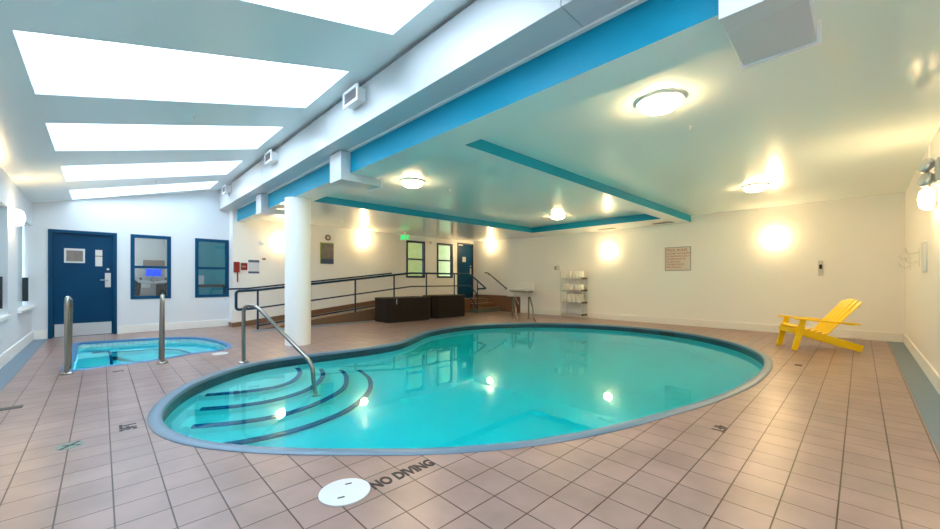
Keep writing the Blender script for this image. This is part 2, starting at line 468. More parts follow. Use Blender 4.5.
# lower ceiling over the ramp and along the back
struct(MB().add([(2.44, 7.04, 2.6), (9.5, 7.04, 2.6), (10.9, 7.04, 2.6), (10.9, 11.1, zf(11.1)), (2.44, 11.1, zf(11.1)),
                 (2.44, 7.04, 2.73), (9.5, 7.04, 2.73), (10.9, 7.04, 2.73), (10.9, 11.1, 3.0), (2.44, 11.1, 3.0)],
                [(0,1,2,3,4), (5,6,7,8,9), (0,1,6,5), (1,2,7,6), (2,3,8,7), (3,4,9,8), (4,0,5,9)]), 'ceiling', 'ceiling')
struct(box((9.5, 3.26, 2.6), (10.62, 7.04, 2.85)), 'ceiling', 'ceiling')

def beam(name, a, b, face, label):
    """white beam whose one side face is painted blue"""
    t = thing(name, ((a[0]+b[0])/2, (a[1]+b[1])/2, a[2]), label, 'beam', kind='structure')
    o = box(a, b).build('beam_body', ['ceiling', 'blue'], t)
    for p in o.data.polygons:
        if (p.normal - Vector(face)).length < 0.01: p.material_index = 1
    return t
beam('trim_4', (2.42, -0.57, 2.60), (2.80, 7.04, 3.0), (-1, 0, 0), 'long white ceiling beam with a bright blue side under the duct')
beam('trim_5', (2.42, 7.04, 2.598), (2.58, 11.1, 3.0), (-1, 0, 0), 'far end of the blue sided beam past the white column')
beam('trim_6', (2.80, 2.96, 2.60), (10.6, 3.28, 2.9), (0, -1, 0), 'cross beam with a bright blue side over the pool')
struct(box((2.80, 7.025, 2.601), (9.5, 7.04, 2.9)), 'trim_7', 'blue')
struct(box((9.485, 3.28, 2.601), (9.5, 7.025, 2.9)), 'trim_8', 'blue')

# ------------------------------------------------------------------ column
o = MB().lathe([(0.215, 0), (0.215, 2.605)], 48).build('column', 'column', smooth=True); o.location = (2.54, 7.05, 0)
fin(o, 'round white column standing on the deck under the blue sided beam', 'column')

# ------------------------------------------------------------------ supply duct
du = thing('air_duct', (2.19, 5.3, 2.84), 'long white rectangular air duct running along the blue sided beam', 'duct')
def duct_sec(y0, y1): return box((2.10, y0, 2.89), (2.418, y1, 3.335))
cuts = [-0.56, 1.33, 4.85, 7.6, 11.08]
for a, b in zip(cuts, cuts[1:]): duct_sec(a+0.003, b-0.003).build('duct_section', 'duct', du, bevel=0.004)
MB().box((2.38, -0.56, 2.875), (2.416, 11.08, 2.8895)).build('bottom_flange', 'white', du)
for y0 in (0.17, 4.8, 8.3):
    y1 = y0 + 0.34
    t = thing('branch_duct', (2.25, y0, 2.49), {0.17: 'large white branch duct wrapping under the blue beam, nearest the camera',
        4.8: 'white L shaped branch duct under the blue beam, middle of the three', 8.3: 'white L shaped branch duct between the column and the end wall, farthest of the three'}[y0], 'duct', 'branch ducts under the blue beam')
    box((2.28, y0, 2.49), (2.417, y1, 2.874)).build('riser', 'duct', t, bevel=0.003)
    box((2.417, y0, 2.49), (2.88, y1, 2.597)).build('arm', 'duct', t, bevel=0.003)
    m = MB()
    m.add([(2.88, y0-.02, 2.475), (2.88, y1+.02, 2.475), (2.88, y1+.02, 2.612), (2.88, y0-.02, 2.612), (2.90, y0-.02, 2.475), (2.90, y1+.02, 2.475), (2.90, y1+.02, 2.612), (2.90, y0-.02, 2.612),
           (2.88, y0+.015, 2.505), (2.88, y1-.015, 2.505), (2.88, y1-.015, 2.585), (2.88, y0+.015, 2.585), (2.90, y0+.015, 2.505), (2.90, y1-.015, 2.505), (2.90, y1-.015, 2.585), (2.90, y0+.015, 2.585)],
          [(0,1,9,8),(1,2,10,9),(2,3,11,10),(3,0,8,11),(4,12,13,5),(5,13,14,6),(6,14,15,7),(7,15,12,4),(0,4,5,1),(1,5,6,2),(2,6,7,3),(3,7,4,0),(8,9,13,12),(9,10,14,13),(10,11,15,14),(11,8,12,15)])
    m.build('end_flange', 'white', t)
    MB().box((2.885, y0+.02, 2.51), (2.89, y1-.02, 2.58)).build('louvre', 'grey', t)
o = box((2.735, -0.56, 2.655), (2.90, 0.165, 2.735)).build('ceiling_duct_box', 'duct', bevel=0.004)
fin(o, 'small cream duct box against the ceiling at the top right of the nearest branch duct', 'duct')

def grille(y, label):
    t = thing('duct_grille', (2.10, y, 3.19), label, 'grille', 'louvred grilles on the long duct')
    w, h = 0.17, 0.09
    lpart(MB().box((-0.10, -w+.03, -h+.02), (-0.001, w-.03, h-.02)), 'collar', 'white', t, bevel=0.003)
    m = MB(); x0, x1 = -0.12, -0.10
    for a, b in (((x0, -w, -h), (x1, w, -h+.03)), ((x0, -w, h-.03), (x1, w, h)), ((x0, -w, -h+.03), (x1, -w+.03, h-.03)), ((x0, w-.03, -h+.03), (x1, w, h-.03))): m.box(a, b)
    lpart(m, 'frame', 'white', t)
    lpart(MB().box((-0.103, -w+.03, -h+.03), (-0.101, w-.03, h-.03)), 'backing', 'black', t)
    m = MB()
    for k in range(6): m.box((-0.116, -w+.03, -h+.038+k*.020), (-0.104, w-.03, -h+.043+k*.020))
    lpart(m, 'louvre', 'grey', t)
    return t
g0 = grille(3.95, 'white louvred duct grille nearest the camera, beside the largest full skylight')
copy_thing(g0, (2.10, 6.85, 3.19), 'white louvred duct grille in the middle of the long duct')
copy_thing(g0, (2.10, 10.0, 3.19), 'white louvred duct grille at the far end of the long duct')

# ------------------------------------------------------------------ lamps
def dome(loc, label):
    t = thing('ceiling_lamp', loc, label, 'lamp', 'round ceiling lamps over the pool')
    lpart(MB().lathe([(0.186, 0.0), (0.190, -0.022), (0.172, -0.026)], 32), 'trim_ring', 'white', t, smooth=True)
    lpart(MB().lathe([(0.170, -0.024), (0.165, -0.04), (0.145, -0.065), (0.11, -0.085), (0.06, -0.096), (0.0, -0.10)], 32), 'lamp_glass', 'lamp', t, smooth=True)
    return t
l0 = dome((3.52, 1.23, zc(3.52)), 'round lit ceiling lamp nearest the camera')
copy_thing(l0, (7.95, 1.24, zc(7.95)), 'round lit ceiling lamp on the right above the yellow chair side of the pool')
copy_thing(l0, (3.56, 4.98, zc(3.56)), 'round lit ceiling lamp beside the middle branch duct')
copy_thing(l0, (8.1, 5.22, zc(8.1)), 'round lit ceiling lamp in the far tray above the towel shelf side')

def sconce(loc, rz, label):
    """round bulkhead lamp; local +x points away from the wall"""
    t = thing('wall_lamp', loc, label, 'lamp', 'round wall lamps')
    t.rotation_euler = (0, 0, rz)
    R = Matrix.Rotation(PI/2, 4, 'Y')
    lpart(MB().lathe([(0.12, 0.0), (0.12, 0.03), (0.105, 0.035)], 28, R), 'base', 'white', t, smooth=True)
    lpart(MB().lathe([(0.105, 0.03), (0.12, 0.05), (0.115, 0.085), (0.085, 0.12), (0.0, 0.135)], 28, R), 'lamp_glass', 'sconce', t, smooth=True)
    lpart(MB().tube([(0.06, 0.123*math.cos(a), 0.123*math.sin(a)) for a in [2*PI*k/28 for k in range(29)]], 0.006, 6), 'band', 'wire', t, smooth=True)
    return t
s0 = sconce((-0.95, 8.75, 2.08), 0, 'round lit lamp on the left wall between the two recessed windows')
copy_thing(s0, (10.6, 5.10, 2.0), 'round lit lamp on the far wall above the towel shelf', PI)
copy_thing(s0, (10.6, 1.31, 2.07), 'round lit lamp on the far wall above the yellow chair', PI)
copy_thing(s0, (6.42, -0.57, 2.03), 'round lit lamp on the right wall at the edge of the picture', PI/2)
copy_thing(s0, (3.42, 10.75, 2.16), 'round lit lamp on the ramp wall beside the white column', -PI/2)
copy_thing(s0, (5.82, 10.75, 2.38), 'round lit lamp on the ramp wall right of the poster', -PI/2)
copy_thing(s0, (10.75, 9.9, 2.47), 'round lit lamp on the wall right of the alcove door', PI)

# ------------------------------------------------------------------ swimming pool
def ring(loops):
    """surface through successive closed loops of equal length (with uv)"""
    mb = MB(); n = len(loops[0]); 
    for L in loops: mb.v += [Vector(p) for p in L]
    for i in range(len(loops)-1):
        for k in range(n): mb.f.append([i*n+k, i*n+(k+1) % n, (i+1)*n+(k+1) % n, (i+1)*n+k])
    return mb
def L3(pts, z): return [(p.x, p.y, z(p) if callable(z) else z) for p in pts]
def uv_wall(o, n):
    me = o.data; uvl = me.uv_layers.new(name='uv'); s = [0.0]
    for i in range(n):
        s.append(s[-1] + (me.vertices[(i+1) % n].co.xy - me.vertices[i].co.xy).length)
    for p in me.polygons:
        ks = [me.loops[li].vertex_index % n for li in p.loop_indices]
        wrap = 0 in ks and n-1 in ks
        for li in p.loop_indices:
            v = me.loops[li].vertex_index; k = v % n
            uvl.data[li].uv = (s[n] if (wrap and k == 0) else s[k], me.vertices[v].co.z)
def bottom_z(p): 
    t = min(1, max(0, (p.x-4.2)/2.6)); return -1.05 - 0.75*t*t*(3-2*t)

pool = thing('swimming_pool', (5, 3.6, 0), 'large kidney shaped swimming pool with turquoise water, pale blue coping and corner steps', 'pool')
def coping(outer, inner, m, par, name='coping'):
    zt = 0.012
    return ring([L3(outer, -0.03), L3(outer, 0.004), L3(offset(outer, 0.012), zt), L3(offset(inner, -0.02), zt), L3(offset(inner, -0.004), 0.006), L3(inner, -0.006), L3(inner, -0.03)]).build(name, m, par, smooth=True)
coping(POUT, PIN, 'coping', pool)
NP = len(PIN)
P2 = offset(PIN, -0.012)
o = ring([L3(P2, -0.02), L3(P2, -0.20)]).build('waterline_tiles', 'band', pool, smooth=True); uv_wall(o, NP)
def basin(loop, zb, m, par, name='basin', bottom_scale=0.35):
    L1 = smooth_loop(offset(loop, 0.04), 3); L2 = smooth_loop(offset(loop, 0.12), 8); L3_ = smooth_loop(offset(loop, bottom_scale), 30)
    zz = zb if callable(zb) else (lambda p: zb)
    mb = ring([L3(loop, -0.20), L3(loop, -0.5), L3(L1, lambda p: zz(p)+0.35), L3(L2, lambda p: zz(p)+0.12), L3(L3_, zz)])
    n = len(loop); c = sum(L3_, Vector((0, 0)))/n; base = 4*n
    prev = base
    for s in (0.75, 0.5, 0.25):
        q = len(mb.v); mb.v += [Vector((*(c + (p-c)*s), zz(c + (p-c)*s))) for p in L3_]
        for k in range(n): mb.f.append([prev+k, prev+(k+1) % n, q+(k+1) % n, q+k])
        prev = q
    mb.v.append(Vector((*c, zz(c)))); ci = len(mb.v)-1
    for k in range(n): mb.f.append([prev+k, prev+(k+1) % n, ci])
    return mb.build(name, m, par, smooth=True)
basin(P2, bottom_z, 'plaster', pool)
# steps: each tread follows its own curve, from deep to shallow
NOSE = {1: [(0.60,5.32),(0.945,5.148),(1.258,5.02),(1.568,4.99),(1.815,5.143),(2.03,5.50),(2.12,5.95)],
        2: [(0.42,5.1),(0.757,4.906),(1.093,4.744),(1.473,4.69),(1.884,4.84),(2.20,5.188),(2.37,5.55),(2.46,5.98)],
        3: [(0.28,4.86),(0.597,4.663),(1.026,4.45),(1.42,4.37),(1.853,4.47),(2.30,4.757),(2.56,5.172),(2.69,5.56),(2.76,6.02)],
        4: [(0.16,4.64),(0.50,4.36),(0.863,4.20),(1.302,4.10),(1.738,4.12),(2.18,4.27),(2.62,4.64),(2.878,5.071),(2.99,5.476),(3.06,6.02)]}
TZ = {1: -0.28, 2: -0.50, 3: -0.72, 4: -0.94}
def clip_in(pts, loop):
    """keep the part of a curve inside a loop"""
    def inside(p):
        c = False; n = len(loop); j = n-1
        for i in range(n):
            a, b = loop[i], loop[j]
            if (a.y > p.y) != (b.y > p.y) and p.x < (b.x-a.x)*(p.y-a.y)/(b.y-a.y)+a.x: c = not c
            j = i
        return c
    return [p for p in pts if inside(p)]
for k in (4, 3, 2, 1):
    cv = spline([Vector(p) for p in NOSE[k]], 8, closed=False)
    poly = [(p.x, p.y) for p in cv] + [(2.0, 6.15), (0.9, 5.9), (0.2, 5.0)][0 if k > 0 else 1:]
    st = MB().prism(poly, -1.3, TZ[k]).build('step', 'steptread', pool)
    inner = clip_in(cv, offset(PIN, 0.10 if k > 1 else 0.05))
    # nosing strip: top and front lips
    n = len(inner); m = MB()
    nrm = []
    for i in range(n):
        t = (inner[min(i+1, n-1)]-inner[max(i-1, 0)]).normalized(); nrm.append(Vector((t.y, -t.x)))
    rows = []
    for i in range(n):
        p, q = inner[i], nrm[i]
        rows.append([(*(p+q*0.012), TZ[k]-0.055), (*(p+q*0.012), TZ[k]+0.006), (*(p-q*0.05), TZ[k]+0.006), (*(p-q*0.05), TZ[k]-0.055)])
    m.v = [Vector(v) for r in rows for v in r]
    for i in range(n-1):
        for j in range(4): m.f.append([i*4+j, i*4+(j+1) % 4, (i+1)*4+(j+1) % 4, (i+1)*4+j])
    m.f += [[0, 1, 2, 3], [(n-1)*4+j for j in range(4)]]
    m.build('nosing', 'nosing', st)
def water_body(loop, z0, z1, m, par):
    n = len(loop); mb = ring([L3(loop, z1), L3(loop, z0)])
    mb.f.append(list(range(n))); mb.f.append([n+k for k in range(n)])
    return mb.build('water', m, par)
water_body(offset(PIN, -0.03), -2.2, WL, 'water', pool)
# skimmer mouth, inlet, depth marks on the tile band
def edge_frame(x, y, z):
    """frame on the inner pool wall nearest (x, y): x runs along the wall, y up, z into the pool"""
    i = min(range(NP), key=lambda k: (P2[k]-Vector((x, y))).length)
    t = (P2[(i+1) % NP]-P2[i-1]).normalized(); nn = Vector((-t.y, t.x))
    c = sum(P2, Vector((0, 0)))/NP
    if nn.dot(c-P2[i]) < 0: nn = -nn
    xa = Vector((0, 0, 1)).cross(Vector((nn.x, nn.y, 0)))
    return basis((P2[i].x + nn.x*0.004, P2[i].y + nn.y*0.004, z), xa, (0, 0, 1))
MB().box((-0.19, -0.075, -0.01), (0.19, 0.075, 0.006), edge_frame(9.28, 3.0, -0.095)).build('skimmer_mouth', 'black', pool)
for x, y in ((9.36, 3.75), (6.2, 6.9)):
    B = edge_frame(x, y, -0.10); o = text_obj('depth_mark', '5 FT', 0.13, 'letter', Matrix.Translation((-5, -3.6, 0)) @ B, pool, align='CENTER', bold=0.004)

# ------------------------------------------------------------------ spa
spa = thing('spa_pool', (0.5, 8.4, 0), 'small sunken spa pool with light aqua water near the blue door', 'pool')
coping(SOUT, SIN, 'spacoping', spa)
S2 = offset(SIN, -0.012)
o = ring([L3(S2, -0.02), L3(S2, -0.22)]).build('waterline_tiles', 'spaband', spa, smooth=True); uv_wall(o, len(SIN))
SB = smooth_loop(offset(S2, 0.42), 10)
mb = ring([L3(S2, -0.20), L3(S2, -0.50), L3(SB, -0.50), L3(SB, -0.95)])
n = len(SB); c = sum(SB, Vector((0, 0)))/n; mb.v.append(Vector((*c, -0.95))); ci = len(mb.v)-1
for k in range(n): mb.f.append([3*n+k, 3*n+(k+1) % n, ci])
mb.build('basin', 'plaster', spa)
ring([L3(offset(SB, -0.03), -0.495), L3(offset(SB, 0.005), -0.49), L3(offset(SB, 0.005), -0.55)]).build('bench_edge', 'nosing', spa)
water_body(offset(SIN, -0.03), -1.1, -0.09, 'spawater', spa)

# ------------------------------------------------------------------ steel grab rails
def arc_path(pts, r=0.12, seg=6):
    """polyline with rounded corners"""
    P = [Vector(p) for p in pts]; out = [P[0]]
    for i in range(1, len(P)-1):
        a, b, c = P[i-1], P[i], P[i+1]
        rr = min(r, (a-b).length*0.49, (c-b).length*0.49)
        p = b + (a-b).normalized()*rr; q = b + (c-b).normalized()*rr
        for k in range(seg+1):
            t = k/seg; out.append(p*(1-t)**2 + b*2*t*(1-t) + q*t*t)
    out.append(P[-1]); return out
def flange(x, y, z=0.0): return MB().lathe([(0.065, 0), (0.065, 0.010), (0.045, 0.026), (0.03, 0.03)], 20, Matrix.Translation((x, y, z)))
def spa_rail(x, y, label):
    t = thing('spa_grab_rail', (x, y, 0), label, 'grab rail', 'steel grab rails at the spa')
    lpart(MB().tube(arc_path([(0, 0, 0), (0, 0, 0.95), (0.02, 0.30, 0.90), (0.0, 0.34, -0.35)], 0.13, 8), 0.024, 14), 'rail', 'chrome', t, smooth=True)
    lpart(flange(0, 0), 'base_flange', 'chrome', t, smooth=True)
    return t
spa_rail(-0.30, 6.77, 'steel grab rail at the left corner of the spa in front of the blue door')
spa_rail(0.61, 6.72, 'steel grab rail at the spa in front of the gym window')
t = thing('pool_handrail', (1.42, 5.97, 0), 'long bent stainless steel handrail going down the pool steps', 'handrail')
MB().tube(arc_path([(1.42, 5.97, 0), (1.42, 5.97, 0.80), (1.52, 5.75, 0.80), (1.90, 4.78, 0.10), (1.92, 4.72, -0.74)], 0.13, 8), 0.025, 14).build('rail', 'chrome', t, smooth=True)
flange(1.42, 5.97).build('base_flange', 'chrome', t, smooth=True)
flange(1.92, 4.72, -0.74).build('base_flange', 'chrome', t, smooth=True)
def ladder_rail(x, y, label):
    t = thing('ladder_grab_rail', (x, y, 0), label, 'grab rail', 'steel ladder rails at the far pool edge')
    d = Vector((-0.55, -0.70))
    lpart(MB().tube(arc_path([(0, 0, 0), (0, 0, 0.62), (d.x*.15, d.y*.15, 0.66), (d.x*0.55, d.y*0.55, 0.30), (d.x*0.6, d.y*0.6, 0.05), (d.x, d.y, -0.03), (d.x, d.y, -0.5)], 0.10, 6), 0.022, 12), 'rail', 'chrome', t, smooth=True)
    lpart(flange(0, 0), 'base_flange', 'chrome', t, smooth=True)
    return t
ladder_rail(8.93, 7.35, 'left one of the two curved ladder rails at the far pool edge')
ladder_rail(9.15, 6.90, 'right one of the two curved ladder rails at the far pool edge')

# ------------------------------------------------------------------ ramp, landing, steps
RX0, RX1, RZ = 2.62, 6.95, 0.45
def rz(x): return max(0, min(RZ, (x-RX0)/(RX1-RX0)*RZ))
ramp = thing('access_ramp', (6.5, 10.2, 0), 'brown tiled ramp with a landing rising along the far wall', 'ramp')
MB().extr([(RX0, 9.75, 0.0), (RX1, 9.75, RZ), (RX1, 9.75, 0.0)], (0, 0.999, 0)).build('slope', 'brown', ramp)
MB().prism([(RX1, 9.75), (9.5, 9.75), (9.5, 9.95), (10.745, 9.95), (10.745, 10.845), (RX1, 10.845)], 0, RZ).build('landing', 'brown', ramp)
MB().extr([(RX0, 9.735, 0.0), (RX1, 9.735, RZ+.03), (9.5, 9.735, RZ+.03), (9.5, 9.735, 0)], (0, 0.015, 0)).build('kerb', 'dado', ramp)
t = thing('stair', (10.1, 9.6, 0), 'short flight of brown steps going up to the alcove door', 'stairs')
for k, (y, h) in enumerate(((9.35, 0.15), (9.65, 0.30))):
    box((9.5, y, 0), (10.745, y+0.3, h)).build('step', 'brown', t)
    box((9.5, y-0.012, 0 if k == 0 else 0.15), (10.745, y-0.001, h-0.025)).build('riser', 'greytile' if k == 0 else 'dado', t)
box((9.46, 9.28, 0), (9.498, 9.73, 0.12)).build('side_kerb', 'greytile', t)
# dado along walls
struct(MB().extr([(2.32, 10.75, 0.0), (RX1-.1, 10.75, 0.0), (RX1-.1, 10.75, RZ+.13), (RX0, 10.75, .13), (2.32, 10.75, .10)], (0, -0.018, 0)), 'baseboard_ramp', 'dado')
struct(box((6.86, DW-.018, 0.45), (9.80, DW, 0.58)), 'baseboard_alcove', 'dado')
struct(box((10.732, 8.975, 0), (10.75, 10.8, 0.58)), 'baseboard_stair', 'dado')
struct(box((10.58, 8.36, 0), (10.60, 8.975, 0.56)), 'baseboard_stair', 'dado')
struct(box((2.30, 10.73, 0), (2.319, 11.08, 0.10)), 'baseboard_ramp', 'dado')

# rails
RY = 9.79
rl = thing('ramp_railing', (5.5, RY, 0), 'dark blue three bar metal railing along the ramp and landing', 'railing')
TR = 0.92; RR = 0.029
MB().tube(arc_path([(2.62, RY, 0.50), (2.18, RY, 0.48), (2.18, RY, 0.90), (2.62, RY, 0.92), (6.95, RY, RZ+TR), (9.30, RY, RZ+TR), (9.50, RY-.06, RZ+TR-.03), (9.50, 8.98, 0.86), (9.5, 9.40, 0.84)], 0.07), RR, 10).build('top_rail', 'rail', rl, smooth=True)
MB().tube(arc_path([(2.62, RY, 0.50), (6.95, RY, RZ+.50), (9.30, RY, RZ+.50), (9.50, RY-.06, RZ+.47), (9.5, 9.38, 0.60)], 0.07), 0.019, 10).build('middle_rail', 'rail', rl, smooth=True)
MB().tube(arc_path([(2.62, RY, 0.09), (6.95, RY, RZ+.09), (9.30, RY, RZ+.09), (9.50, RY-.06, RZ+.06), (9.5, 9.38, 0.14)], 0.07), 0.019, 10).build('bottom_rail', 'rail', rl, smooth=True)
for x in (2.62, 3.83, 5.07, 6.33, 7.55, 8.76):
    MB().tube([(x, RY, rz(x)), (x, RY, rz(x)+TR-.01)], 0.022, 10).build('post', 'rail', rl, smooth=True)
MB().tube([(9.5, 9.40, 0), (9.5, 9.40, 1.08)], 0.019, 10).build('post', 'rail', rl, smooth=True)
def wall_rail(pts, brackets, wall_dir, label, m='rail'):
    t = thing('wall_handrail', pts[0], label, 'handrail')
    MB().tube(arc_path(pts, 0.06), 0.021, 10).build('rail', m, t, smooth=True)
    for b in brackets:
        b = Vector(b); w = Vector(wall_dir)
        MB().tube(arc_path([b, b+Vector((0, 0, -.06)), b+Vector((0, 0, -.06))+w], 0.03, 4), 0.009, 8).build('bracket', m, t, smooth=True)
    return t
wall_rail([(2.10, 10.67, 0.93), (2.62, 10.67, 0.94), (6.80, 10.67, rz(6.8)+.94)], [(x, 10.67, rz(x)+.93) for x in (2.45, 3.55, 4.55, 5.6, 6.5)], (0, 0.078, 0), 'dark blue handrail fixed to the wall behind the ramp')
wall_rail([(10.68, 10.15, 1.44), (10.68, 9.98, 1.42), (10.68, 9.10, 0.86), (10.68, 8.95, 0.84)], [(10.68, 9.98, 1.41), (10.68, 9.12, 0.86)], (0.068, 0, 0), 'short dark sloping handrail on the wall beside the steps', 'railbrown')

# ------------------------------------------------------------------ ribbed storage boxes
def ribbed_box(x0, y0, x1, y1, h, label):
    t = thing('storage_box', ((x0+x1)/2, (y0+y1)/2, 0), label, 'box', 'dark ribbed boxes in front of the ramp')
    cx, cy = (x0+x1)/2, (y0+y1)/2; hx, hy = (x1-x0)/2, (y1-y0)/2; c = 0.12
    def outline(s, ribs):
        pts = []
        corners = [(-hx+c, -hy), (hx-c, -hy), (hx, -hy+c), (hx, hy-c), (hx-c, hy), (-hx+c, hy), (-hx, hy-c), (-hx, -hy+c)]
        for i in range(8):
            a = Vector(corners[i]); b = Vector(corners[(i+1) % 8]); n = max(2, int((b-a).length/0.05))
            tt = (b-a).normalized(); nn = Vector((tt.y, -tt.x))
            for k in range(n):
                f = (k+0.0)/n; p = a.lerp(b, f)
                q = 0.010 if ribs else 0
                w = (b-a).length/n
                pts += [p + nn*0, p + tt*w*.18 + nn*q, p + tt*w*.62 + nn*q, p + tt*w*.8]
        return [(p.x, p.y) for p in pts]
    lpart(MB().prism(outline(1, True), 0.03, h-0.03), 'body', 'wicker', t)
    lpart(MB().prism([(-hx+c, -hy-.02), (hx-c, -hy-.02), (hx+.02, -hy+c), (hx+.02, hy-c), (hx-c, hy+.02), (-hx+c, hy+.02), (-hx-.02, hy-c), (-hx-.02, -hy+c)], h-0.03, h), 'lid', 'wicker', t, bevel=0.006)
    lpart(MB().prism([(-hx+c, -hy), (hx-c, -hy), (hx, -hy+c), (hx, hy-c), (hx-c, hy), (-hx+c, hy), (-hx, hy-c), (-hx, -hy+c)], 0, 0.03), 'plinth', 'black', t)
    return t
bx = ribbed_box(5.48, 8.72, 6.95, 9.55, 0.66, 'dark brown ribbed box with a white tag, left of the pair before the ramp')
MB().box((5.70, 8.695, 0.50), (5.715, 8.70, 0.65)).build('white_tag', 'lid', bx)
ribbed_box(7.10, 8.78, 8.40, 9.50, 0.68, 'dark brown ribbed box, right of the pair before the ramp')

# ------------------------------------------------------------------ doors and windows
def door_leaf(t, x0, x1, y, z0, z1, hand, frame='navyframe', kick=True):
    f = 0.055
    m = MB().extr([(x0, y-.02, z0), (x0, y-.02, z1), (x1, y-.02, z1), (x1, y-.02, z0), (x1-f, y-.02, z0), (x1-f, y-.02, z1-f), (x0+f, y-.02, z1-f), (x0+f, y-.02, z0)], (0, 0.17, 0))
    m.build('door_frame', frame, t)
    leaf = MB().box((x0+f, y+.02, z0+.01), (x1-f, y+.065, z1-f)).build('door_leaf', 'navy', t)
    if kick: MB().box((x0+f+.03, y+.012, z0+.02), (x1-f-.03, y+.0199, z0+.27)).build('kick_plate', 'steel', t)
    return leaf
d1 = thing('door_1', (-0.25, 11.1, 0), 'dark blue door in a blue frame at the end of the left wall', 'door', kind='structure')
leaf = door_leaf(d1, -0.745, 0.246, 11.1, 0, 2.155, 1)
def vbox(parent, name, m, x0, x1, z0, z1, y, t=0.012, **k): return MB().box((x0, y-t, z0), (x1, y, z1)).build(name, m, parent, **k)
vbox(d1, 'door_lite', 'lightgrey', -0.085, 0.02, 1.44, 1.78, 11.119, 0.006)
vbox(d1, 'lite_bar', 'brass', -0.085, 0.02, 1.64, 1.66, 11.112, 0.004)
vbox(d1, 'lock_plate', 'steel', 0.06, 0.15, 1.00, 1.30, 11.119, 0.02, bevel=0.004)
MB().tube([(0.10, 11.10, 1.15), (0.10, 11.05, 1.15), (-0.01, 11.05, 1.15)], 0.011, 10).build('door_handle', 'chrome', d1, smooth=True)
MB().lathe([(0.022, 0), (0.022, 0.02), (0.01, 0.03)], 14, Matrix.Translation((0.105, 11.118, 1.38)) @ Matrix.Rotation(PI/2, 4, 'X')).build('deadbolt', 'lid', d1)
t = thing('door_notice', (-0.38, 11.115, 1.64), 'white framed notice picture fixed on the blue door', 'sign')
vbox(t, 'sheet', 'lid', -0.53, -0.235, 1.50, 1.79, 11.119, 0.008)
vbox(t, 'print', 'poster', -0.50, -0.265, 1.53, 1.75, 11.110, 0.002)

d2 = thing('door_2', (10.3, DW, RZ), 'dark blue door at the top of the steps in the alcove', 'door', kind='structure')
door_leaf(d2, 9.86, 10.72, DW, RZ, 2.60, 1, 'darkframe', False)
vbox(d2, 'door_lite', 'lightgrey', 10.15, 10.33, 1.86, 2.06, DW+.019, 0.006)
vbox(d2, 'closer', 'lightgrey', 9.95, 10.15, 2.50, 2.53, DW+.019, 0.03)
vbox(d2, 'lock_plate', 'steel', 10.55, 10.62, 1.36, 1.62, DW+.019, 0.02)
MB().lathe([(0.025, 0), (0.025, 0.02)], 14, Matrix.Translation((10.585, DW+.018, 1.70)) @ Matrix.Rotation(PI/2, 4, 'X')).build('deadbolt', 'lid', d2)

def window(n, x0, x1, z0, z1, zm, y, m, label):
    t = thing('window_%d' % n, ((x0+x1)/2, y, z0), label, 'window', kind='structure')
    f = 0.068
    mb = grid_sheet([x0, x0+f, x1-f, x1], [z0, z0+f, zm-.028, zm+.028, z1-f, z1], {(1, 1), (1, 3)}, lambda u, v, w: (u, y-.015+w, v), 0.10)
    mb.build('window_frame', m, t, bevel=0.003)
    MB().box((x0+f, y+.03, z0+f), (x1-f, y+.036, zm-.028)).build('pane', 'glass', t)
    MB().box((x0+f, y+.03, zm+.028), (x1-f, y+.036, z1-f)).build('pane', 'glass', t)
window(1, 0.462, 1.16, 0.73, 2.155, 1.44, 11.1, 'navyframe', 'blue framed window looking into the gym')
window(2, 1.613, 2.31, 0.73, 2.155, 1.44, 11.1, 'navyframe', 'blue framed window with a dim teal room behind')
window(3, 7.50, 8.30, 1.23, 2.52, 1.88, DW, 'darkframe', 'dark framed window with yellow green light, left of the alcove pair')
window(4, 8.85, 9.63, 1.23, 2.52, 1.88, DW, 'darkframe', 'dark framed window with yellow green light, beside the alcove door')
for n, y0, y1 in ((5, 7.0, 8.45), (6, 9.35, 11.08)):
    t = thing('window_%d' % n, (-1.0, (y0+y1)/2, 0.66), 'recessed window in the left wall with a white sill', 'window', kind='structure')
    box((-1.075, y0, 0.66), (-1.065, y1, 2.19)).build('pane', 'bluegrey', t)
    box((-1.06, y0, 0.62), (-0.91, y1, 0.665)).build('window_sill', 'white', t, bevel=0.004)
    for k in range(2):
        yy = y0+0.12+(y1-y0-.2)*k
        box((-1.065, yy, 0.75), (-0.99, yy+.05, 1.2)).build('casement_edge', 'pane_dark', t)

# ------------------------------------------------------------------ rooms behind the windows
struct(box((-1.1, 14.2, 0), (1.40, 14.3, 2.8)), 'wall_gym', 'gymwall')
struct(box((-1.1, 11.25, 0), (-1.0, 14.2, 2.8)), 'wall_gym', 'gymwall')
struct(box((1.34, 11.25, 0), (1.40, 14.2, 2.8)), 'wall_gym', 'gymwall')
struct(box((-1.1, 11.25, -0.05), (4.0, 14.3, 0)), 'floor', 'grey')
struct(box((-1.1, 11.25, 2.8), (4.0, 14.3, 2.9)), 'ceiling', 'white')
struct(box((1.40, 14.2, 0), (4.0, 14.3, 2.8)), 'wall_office', 'tealwall')
struct(box((3.9, 11.25, 0), (4.0, 14.2, 2.8)), 'wall_office', 'tealwall')
struct(box((6.9, 12.2, 0), (13.0, 12.3, 3.1)), 'wall_corridor', 'yellowwall')
struct(box((6.9, 11.0, 3.0), (13.0, 12.2, 3.1)), 'ceiling', 'white')
struct(box((6.9, 11.0, 0.40), (13.0, 12.2, 0.45)), 'floor', 'grey')
